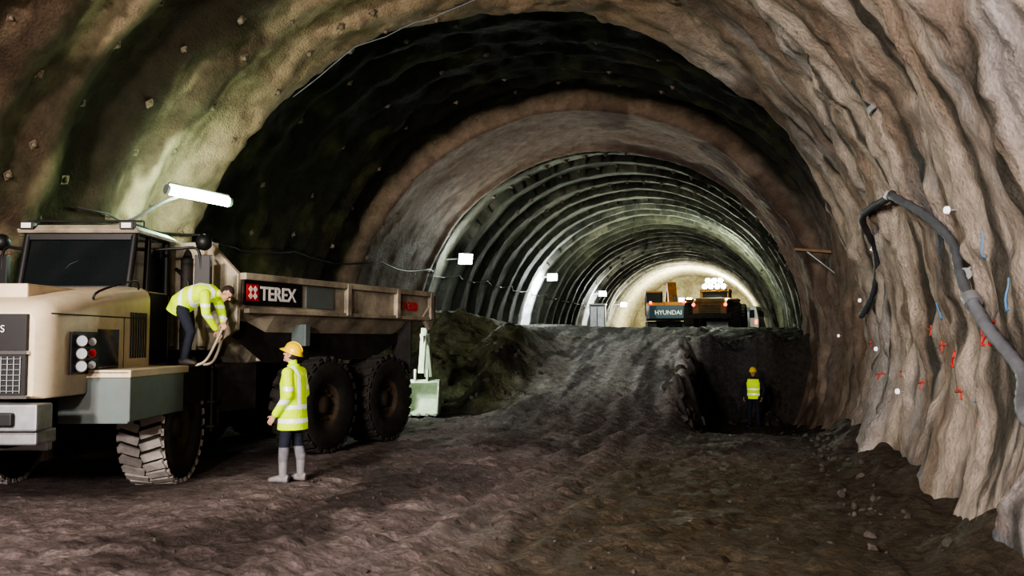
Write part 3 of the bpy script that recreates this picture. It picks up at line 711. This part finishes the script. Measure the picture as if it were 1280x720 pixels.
e = empty('wheel_loader'); M = machine_m(-1.05, 49.5, -6, 1.02)
b = B()
for sd in (-1, 1):
    for v in (-1.5, 1.5): wheel(b, (sd*1.12, v, .78), sd, .8, .55, 'tread_dark')
b.build('wheels', e, M)
b = B(); b.b2(-.7, .7, -2.6, -.6, .8, 1.75, 'loader_yellow'); b.prism([(-2.75, .9), (-2.75, 1.45), (-2.5, 1.65), (-.6, 1.85), (-.6, .9)], -.85, .85, 'loader_yellow')
for i in range(6): b.b2(-.55, .55, -2.78, -2.74, .95+i*.08, .98+i*.08, 'black')
b.b2(-1.35, -.85, -2.2, -.8, 1.62, 1.72, 'loader_yellow'); b.b2(.85, 1.35, -2.2, -.8, 1.62, 1.72, 'loader_yellow'); b.b2(-.5, .5, -.6, 2.2, .6, 1.2, 'loader_yellow'); b.b2(-1.1, 1.1, -2.85, -2.7, .7, .95, 'chassis')
b.build('engine_body', e, M, .04)
b = B(); b.prism([(-.7, 1.3), (-.65, 2.2), (.5, 2.2), (.75, 1.8), (.7, 1.3)], -.68, .68, 'glass_far'); b.b2(-.76, .76, -.78, .65, 2.18, 2.30, 'loader_yellow')
for x in (-.7, .7):
    b.cyl((x, -.68, 1.3), (x, -.66, 2.2), .06, .06, 'loader_yellow'); b.cyl((x, .72, 1.4), (x, .5, 2.2), .05, .05, 'loader_yellow')
b.build('operator_cab', e, M, .02)
b = B()
for sd in (-.55, .55): b.prism([(.9, 1.6), (.9, 1.95), (2.2, 1.9), (3.3, .8), (3.2, .5), (2.0, 1.5)], sd-.07, sd+.07, 'loader_yellow')
b.prism([(3.0, .1), (4.2, .05), (4.1, .12), (3.2, .3), (3.1, 1.1), (3.5, 1.4), (3.4, 1.45), (2.95, 1.15)], -1.45, 1.45, 'steel'); b.build('lift_arms_and_bucket', e, M, .02)
b = B()
for x, z in ((-.48, 2.44), (-.16, 2.44), (.16, 2.44), (.48, 2.44), (0, 2.74), (-.32, 2.74), (.32, 2.74)):
    b.box((x, -.78, z), (.28, .14, .28), 'black'); b.cyl((x, -.85, z), (x, -.88, z), .125, .125, 'flood_green', 14)
b.build('roof_work_lights', e, M)
b = B(); b.ball((-.8, -2.78, 1.4), .09, 'red_lamp'); b.ball((.8, -2.78, 1.4), .09, 'red_lamp'); b.build('tail_lamps', e, M)
add_light('roof_light_beam', 'POINT', M @ Vector((0, -1.2, 3.6)), 700, (.88, 1, .78), e, .4)

e = empty('site_van'); M = machine_m(.75, 60, -8)
b = B(); b.loft([[(-.9, y, .45), (-.9, y, z*.6), (-.75, y, z), (.75, y, z), (.9, y, z*.6), (.9, y, .45)] for y, z in ((-2.0, 1.8), (-1.9, 1.95), (1.0, 1.95), (1.7, 1.3), (2.3, 1.1))], 'white_paint'); b.box((0, -2.0, 1.45), (1.3, .06, .5), 'glass_far')
for sd in (-1, 1):
    b.box((sd*.84, 0, 1.5), (.1, 2.2, .4), 'glass_far')
    for v in (-1.3, 1.4): b.cyl((sd*.7, v, .36), (sd*.93, v, .36), .36, .36, 'tyre', 20)
    b.box((sd*.75, -2.0, .95), (.14, .06, .3), 'red_lamp')
b.build('van_body', e, M, .03)
e = empty('electrical_cabinet'); x, y = -8.6, 56; g = gz1(x, y)
b = B(); b.b2(x-.5, x+.5, y-.3, y+.3, g+.1, g+2.0, 'teal_grey'); b.b2(x-.45, x-.02, y-.33, y-.3, g+.2, g+1.9, 'steel'); b.b2(x+.02, x+.45, y-.33, y-.3, g+.2, g+1.9, 'steel'); b.b2(x-.55, x+.55, y-.35, y+.35, g+2.0, g+2.08, 'steel')
for k in (-.4, .4): b.b2(x+k-.05, x+k+.05, y-.3, y+.3, g-.05, g+.1, 'black')
b.build('cabinet_body', e, None, .01)

# ------------------------------------------------------------------ people
class Fig:
    def __init__(s): s.b = B(); s.parts = []
    def cap(s, label, p, q, r1, r2, n=14):
        p = Vector(p); q = Vector(q); d = q-p; L = d.length
        if L < 1e-6: d = Vector((0, 0, 1))
        d.normalize(); a = d.orthogonal().normalized(); c = d.cross(a); rings = []
        for k in range(0, 5): t = k/5*math.pi/2; rings.append((p-d*r1*math.cos(t), r1*math.sin(t)+1e-4))
        rings.append((p, r1)); rings.append((q, r2))
        for k in range(1, 6): t = k/5*math.pi/2; rings.append((q+d*r2*math.sin(t), r2*math.cos(t)+1e-4))
        secs = [[o+(a*math.cos(2*math.pi*i/n)+c*math.sin(2*math.pi*i/n))*r for i in range(n)] for o, r in rings]
        s.b.loft(secs, 'skin', True)
        s.parts.append(('cap', label, np.array(p), np.array(q), r1, r2))
    def ell(s, label, c, ax, rad):
        M = Matrix.Translation(c) @ Matrix((ax[0], ax[1], ax[2])).transposed().to_4x4()
        s.b.ball((0, 0, 0), 1, 'skin', 18, M=M @ Matrix.Diagonal((*rad, 1)))
        s.parts.append(('ell', label, np.array(c), np.array([list(a) for a in ax]), np.array(rad)))
    def loft(s, label, rings, lat):
        lat = Vector(lat).normalized(); secs = []; cs = [Vector(r[0]) for r in rings]
        for i, (c, rx, ry) in enumerate(rings):
            d = (cs[min(i+1, len(cs)-1)]-cs[max(i-1, 0)]).normalized(); l2 = (lat-d*lat.dot(d)).normalized(); f = d.cross(l2)
            secs.append([cs[i]+l2*rx*math.copysign(abs(math.cos(t))**.85, math.cos(t))+f*ry*math.copysign(abs(math.sin(t))**.85, math.sin(t)) for t in [2*math.pi*k/24 for k in range(24)]])
            if i: s.parts.append(('loft', label, np.array(cs[i-1]), np.array(cs[i]), (rings[i-1][1], rings[i-1][2]), (rx, ry), np.array(lat)))
        s.b.loft(secs, 'skin', True)
    def dist(s, P, pt):
        k = pt[0]
        if k == 'ell':
            q = (P-pt[2])@pt[3].T; return (np.linalg.norm(q/pt[4], axis=1)-1)*pt[4].min()
        p, q = pt[2], pt[3]; d = q-p; L2 = max(d@d, 1e-9); t = ((P-p)@d)/L2; tc = np.clip(t, 0, 1); c = p+tc[:, None]*d; w = P-c
        if k == 'cap': return np.linalg.norm(w, axis=1)-(pt[4]*(1-tc)+pt[5]*tc)
        lat = pt[6]; a = w@lat; bb = np.sqrt(np.maximum((w*w).sum(1)-a*a, 0)); rx = pt[4][0]*(1-tc)+pt[5][0]*tc; ry = pt[4][1]*(1-tc)+pt[5][1]*tc
        return (np.sqrt((a/rx)**2+(bb/ry)**2)-1)*np.minimum(rx, ry)
def hand(F, W, d, n, thumb, curl=.5, label='skin'):
    W = Vector(W); d = Vector(d).normalized(); n = (Vector(n)-d*Vector(n).dot(d)).normalized(); s = d.cross(n)*thumb
    F.loft(label, [(W-d*.02, .027, .02), (W+d*.02, .034, .017), (W+d*.06, .041, .016), (W+d*.092, .040, .013)], s)
    for o, L in ((.031, .070), (.0105, .080), (-.010, .075), (-.030, .058)):
        p = W+d*.085+s*o; a1 = curl*.5; a2 = curl*1.3; a3 = curl*2.0
        q1 = p+(d*math.cos(a1)+n*math.sin(a1))*L*.45; q2 = q1+(d*math.cos(a2)+n*math.sin(a2))*L*.32; q3 = q2+(d*math.cos(a3)+n*math.sin(a3))*L*.24
        F.cap(label, p, q1, .0095, .009, 8); F.cap(label, q1, q2, .009, .0083, 8); F.cap(label, q2, q3, .0083, .007, 8)
    p = W+d*.025+s*.03; q1 = p+(d*.6+s*.7+n*.2).normalized()*.042; q2 = q1+(d*.85+s*.2+n*.4).normalized()*.034
    F.cap(label, p, q1, .013, .0105, 8); F.cap(label, q1, q2, .0105, .0085, 8)
def head(F, C, f, u):
    C = Vector(C); f = Vector(f).normalized(); u = (Vector(u)-f*Vector(u).dot(f)).normalized(); r = f.cross(u)
    ax = (r, f, u)
    F.ell('head', C+u*.02-f*.01, ax, (.076, .096, .098)); F.ell('head', C-u*.045+f*.022, ax, (.057, .066, .070)); F.ell('head', C-u*.098+f*.062, ax, (.026, .022, .02))
    F.cap('head', C+u*.012+f*.082, C-u*.028+f*.105, .010, .015, 8); F.cap('head', C+u*.03+f*.078-r*.035, C+u*.03+f*.078+r*.035, .012, .012, 8)
    F.cap('lipz', C-u*.060+f*.083-r*.014, C-u*.060+f*.083+r*.014, .009, .009, 8)
    for sd in (-1, 1): F.ell('head', C+r*sd*.077-u*.005-f*.01, ax, (.012, .02, .032)); F.ell('head', C+r*sd*.04-u*.02+f*.06, ax, (.02, .02, .02))
    return C, f, u, r
def helmet(C, f, u, r, mat, parent, M):
    b = B(); Mh = Matrix.Translation(C+u*.045-f*.005) @ Matrix((r, f, u)).transposed().to_4x4(); secs = []
    n = 28
    for k in range(9):
        t = k/8*math.pi/2; cr = math.cos(t); z = .125*math.sin(t)
        secs.append([(.108*cr*math.cos(a), .132*cr*math.sin(a), z+(.006 if abs(math.cos(a)) < .15 and k > 2 else 0)) for a in [2*math.pi*i/n for i in range(n)]])
    b.loft(secs, mat, True, M=Mh)
    o = []; i2 = []
    for i in range(n):
        a = 2*math.pi*i/n; fr = max(0, math.sin(a)); ext = .012+.05*fr**2
        o.append(((.108+.012)*math.cos(a), (.132+ext)*math.sin(a) if math.sin(a) > 0 else (.132+.015)*math.sin(a), -.012-.012*fr))
        i2.append((.108*math.cos(a), .132*math.sin(a), .012))
    low = [(p[0], p[1], p[2]-.006) for p in o]; il = [(p[0]*.98, p[1]*.98, -.01) for p in i2]
    b.loft([i2, o, low, il], mat, True, caps=False, M=Mh)
    b.tube([Mh @ Vector((0, .132*math.cos(t), .128*math.sin(t))) for t in [math.pi*.12+k/12*math.pi*.76 for k in range(13)]], .009, mat, 6)
    b.build('hard_hat', parent, M)
def finish(F, name, M, hd, colour, voxel=.007, helmet_mat='helmet_yellow'):
    e = bpy.data.objects.new(name, None); COL.objects.link(e)
    tmp = F.b.build('tmp'); md = tmp.modifiers.new('r', 'REMESH'); md.mode = 'VOXEL'; md.voxel_size = voxel; md.adaptivity = 0
    sm = tmp.modifiers.new('s', 'SMOOTH'); sm.factor = .5; sm.iterations = 2
    dg = bpy.context.evaluated_depsgraph_get(); dg.update()
    me = bpy.data.meshes.new_from_object(tmp.evaluated_get(dg)); bpy.data.objects.remove(tmp)
    nf = len(me.polygons); cen = np.zeros(nf*3, np.float32); me.polygons.foreach_get('center', cen); cen = cen.reshape(-1, 3).astype(float)
    best = np.full(nf, 9.); lab = np.zeros(nf, int); labels = []
    for pt in F.parts:
        if pt[1] not in labels: labels.append(pt[1])
        d = F.dist(cen, pt); k = d < best; best[k] = d[k]; lab[k] = labels.index(pt[1])
    C, f, u, r = hd; q = cen-np.array(C); fq = q@np.array(f); uq = q@np.array(u)
    mats = []; mi = np.zeros(nf, int)
    def midx(m):
        if m not in mats: mats.append(m)
        return mats.index(m)
    for li, lb in enumerate(labels):
        k = lab == li
        if lb == 'head':
            mi[k] = midx('skin'); h = k & (((fq < -.005) & (uq > -.05)) | (uq > .06)); rr = np.abs(q@np.array(r)); h = h & ~((rr > .074) & (uq < .03) & (uq > -.05)); mi[h] = midx('hair')
        elif lb == 'lipz': mi[k] = midx('lip')
        elif lb == 'skin': mi[k] = midx('skin')
        else:
            for m, kk in colour(lb, cen): mi[k & kk] = midx(m)
    me.materials.clear()
    for m in mats: me.materials.append(MATS[m])
    me.polygons.foreach_set('material_index', mi.astype(np.int32)); me.polygons.foreach_set('use_smooth', np.ones(nf, dtype=bool)); me.name = 'body'; me.update()
    o = bpy.data.objects.new('body', me); COL.objects.link(o); o.matrix_world = M; o.parent = e
    b = B()
    for sd in (-1, 1): b.ball(tuple(C+r*sd*.032+u*.004+f*.083), .011, 'eye', 10)
    b.build('eyes', e, M)
    if helmet_mat: helmet(C, f, u, r, helmet_mat, e, M)
    return e
T_ = lambda c: np.ones(len(c), bool)

F = Fig()
for sd, fy in ((-1, .07), (1, -.07)):
    F.cap('trouser', (sd*.095, 0, .92), (sd*.105, fy*.6+.02, .50), .095, .074); F.cap('trouser', (sd*.105, fy*.6+.02, .50), (sd*.11, fy, .30), .072, .068)
    F.cap('boot', (sd*.11, fy, .33), (sd*.11, fy, .09), .066, .054); F.loft('boot', [((sd*.11, fy-.075, .05), .035, .045), ((sd*.11, fy-.03, .055), .043, .055), ((sd*.115, fy+.08, .05), .05, .045), ((sd*.12, fy+.16, .038), .046, .034), ((sd*.12, fy+.195, .03), .028, .025)], (1, 0, 0))
F.loft('jacket', [((0, 0, .68), .21, .185), ((0, 0, .80), .205, .18), ((0, 0, .95), .195, .165), ((0, -.005, 1.10), .19, .155), ((0, 0, 1.28), .205, .155), ((0, -.01, 1.40), .205, .135), ((0, -.01, 1.47), .15, .085), ((0, 0, 1.505), .075, .07)], (1, 0, 0))
F.loft('jacket', [((0, 0, 1.46), .085, .08), ((0, .005, 1.53), .075, .075)], (1, 0, 0))
for sd in (-1, 1):
    Sh = Vector((sd*.19, -.01, 1.42))
    if sd < 0: E = Vector((-.265, -.06, 1.14)); W = Vector((-.245, .12, .90))
    else: E = Vector((.26, -.04, 1.14)); W = Vector((.24, .14, .91))
    F.cap('sleeve', Sh, E, .078, .065); F.cap('sleeve', E, W, .062, .05)
    hd_ = (W-E).normalized(); hand(F, W+hd_*.045, hd_, (-sd, 0, 0), 1 if sd > 0 else -1, .55)
F.cap('head', (0, 0, 1.48), (0, .02, 1.6), .058, .055)
hd = head(F, (0, .03, 1.655), (0, .93, .36), (0, -.36, .93))
def colour(lb, c):
    x, y, z = c[:, 0], c[:, 1], c[:, 2]; T = T_(c)
    if lb == 'trouser': return [('navy_cloth', T), ('grey_cloth', z < .46)]
    if lb == 'boot': return [('boot_rubber', T)]
    if lb == 'jacket':
        st = (np.abs(z-.80) < .028) | (np.abs(z-.98) < .028) | ((np.abs(np.abs(x)-.11) < .026) & (z > 1.0)); return [('hivis', T), ('reflective', st), ('navy_cloth', z < .675)]
    if lb == 'sleeve': return [('hivis', T), ('reflective', (np.abs(z-1.05) < .028) | (np.abs(z-1.22) < .028))]
    return [('hivis', T)]
M = Matrix.Translation((-5.66, 10.56, gz1(-5.66, 10.56))) @ Matrix.Rotation(math.radians(92), 4, 'Z')
finish(F, 'construction_worker', M, hd, colour)

F = Fig()
for sd, fy in ((-1, -.05), (1, .06)):
    F.cap('trouser', (sd*.095, -.02, .86), (sd*.11, fy+.09, .48), .1, .07); F.cap('trouser', (sd*.11, fy+.09, .48), (sd*.11, fy, .10), .066, .055)
    F.loft('boot', [((sd*.11, fy-.075, .05), .035, .045), ((sd*.11, fy-.03, .06), .045, .058), ((sd*.115, fy+.08, .05), .05, .045), ((sd*.12, fy+.16, .038), .046, .034), ((sd*.12, fy+.195, .03), .028, .025)], (1, 0, 0))
F.loft('pelvis', [((0, -.12, .82), .13, .09), ((0, -.05, .9), .17, .125), ((0, .05, .98), .165, .12)], (1, 0, 0))
F.loft('jacket', [((0, -.13, .76), .19, .14), ((0, -.04, .90), .20, .165), ((0, .10, 1.00), .20, .160), ((0, .28, 1.05), .21, .155), ((0, .40, 1.05), .2, .13), ((0, .46, 1.04), .14, .09), ((0, .50, 1.035), .075, .07)], (1, 0, 0))
for sd in (-1, 1):
    Sh = Vector((sd*.19, .39, 1.02))
    if sd < 0: E = Vector((-.24, .46, .76)); W = Vector((-.06, .56, .64))
    else: E = Vector((.25, .44, .75)); W = Vector((.07, .50, .54))
    F.cap('sleeve', Sh, E, .078, .064); F.cap('sleeve', E, W, .062, .046)
    dd = (W-E).normalized(); hand(F, W+dd*.04, dd, (0, .3, -1), 1 if sd > 0 else -1, .9)
F.cap('head', (0, .47, 1.04), (0, .58, 1.05), .056, .054)
hd = head(F, (0, .64, 1.05), (0, .60, -.80), (0, .80, .60))
def colour2(lb, c):
    x, y, z = c[:, 0], c[:, 1], c[:, 2]; T = T_(c)
    if lb in ('trouser', 'pelvis'): return [('navy_cloth', T)]
    if lb == 'boot': return [('dark_boot', T)]
    if lb == 'jacket': return [('hivis', T), ('reflective', (np.abs(y-.02) < .027) | (np.abs(y-.17) < .027) | ((np.abs(np.abs(x)-.11) < .026) & (y > .18)))]
    return [('hivis', T), ('reflective', (np.abs(z-.86) < .025) | (np.abs(z-.7) < .022))]
MW = MF @ Matrix.Translation((1.20, 1.12, 1.50)) @ Matrix.Rotation(math.radians(-96), 4, 'Z') @ Matrix.Scale(.95, 4)
finish(F, 'construction_worker.001', MW, hd, colour2, helmet_mat=None)

F = Fig()
for sd, fy in ((-1, .02), (1, -.02)):
    F.cap('trouser', (sd*.10, 0, .90), (sd*.12, fy+.02, .48), .098, .072); F.cap('trouser', (sd*.12, fy+.02, .48), (sd*.13, fy, .12), .068, .06)
    F.loft('boot', [((sd*.13, fy-.075, .05), .035, .045), ((sd*.13, fy-.03, .06), .045, .058), ((sd*.14, fy+.08, .05), .05, .045), ((sd*.15, fy+.16, .038), .046, .034), ((sd*.15, fy+.19, .03), .028, .025)], (1, 0, 0))
F.loft('vest', [((0, 0, .82), .185, .135), ((0, 0, .95), .185, .135), ((0, 0, 1.10), .18, .13), ((0, 0, 1.28), .2, .13), ((0, -.01, 1.39), .19, .115), ((0, -.01, 1.45), .13, .085), ((0, 0, 1.49), .07, .07)], (1, 0, 0))
for sd in (-1, 1):
    Sh = Vector((sd*.195, -.01, 1.39)); E = Vector((sd*.30, -.06, 1.13)); W = Vector((sd*.27, .10, .92))
    F.cap('sleeve', Sh, E, .068, .055); F.cap('sleeve', E, W, .053, .042); dd = (W-E).normalized(); hand(F, W+dd*.035, dd, (-sd, 0, 0), 1 if sd > 0 else -1, .6)
F.cap('head', (0, 0, 1.46), (0, .015, 1.58), .057, .054)
hd = head(F, (0, .02, 1.635), (0, 1, -.05), (0, .05, 1))
def colour3(lb, c):
    x, y, z = c[:, 0], c[:, 1], c[:, 2]; T = T_(c)
    if lb == 'trouser': return [('navy_cloth', T)]
    if lb == 'boot': return [('dark_boot', T)]
    if lb == 'vest': return [('navy_cloth', T), ('hivis', (z > .86) & (z < 1.44) & (np.abs(x) < .19)), ('reflective', (z > .86) & ((np.abs(z-1.0) < .022) | (np.abs(z-1.14) < .022)))]
    return [('navy_cloth', T)]
M = Matrix.Translation((.46, 27.2, gz1(.46, 27.2))) @ Matrix.Rotation(math.radians(170), 4, 'Z')
finish(F, 'construction_worker.002', M, hd, colour3, voxel=.009)

# ------------------------------------------------------------------ site key light and added fill lights behind the camera
add_light('site_floodlight_key', 'AREA', (-6.2, -3.0, 6.0), 1000, (1, .89, .80), None, .8, (-5.0, 14, .3))
add_light('fill_light_side', 'AREA', (-2.6, -3.5, 4.0), 760, (1, .92, .88), None, .6, (2.4, 13, 1.6))  # added unseen fill that brightens the right wall
add_light('fill_light_back', 'AREA', (-4.0, -11, 5.5), 1300, (1, .90, .82), None, .8, (-3.5, 25, 2.0))  # added unseen fill, carries light further down the tunnel

w = bpy.data.worlds.new('World'); SC.world = w; w.use_nodes = True
w.node_tree.nodes['Background'].inputs[0].default_value = (.5, .55, .65, 1); w.node_tree.nodes['Background'].inputs[1].default_value = .01

cam = bpy.data.cameras.new('Camera'); cam.sensor_width = 36; cam.lens = 1100/1280*36; cam.clip_end = 300
co = bpy.data.objects.new('Camera', cam); COL.objects.link(co)
co.location = (0, 0, 1.85); co.rotation_euler = (math.radians(90+3.38), 0, math.radians(14.3))
SC.camera = co
try:
    SC.view_settings.view_transform = 'AgX'; SC.view_settings.look = 'AgX - High Contrast'; SC.view_settings.exposure = 0.5
except Exception as ex: print(ex)
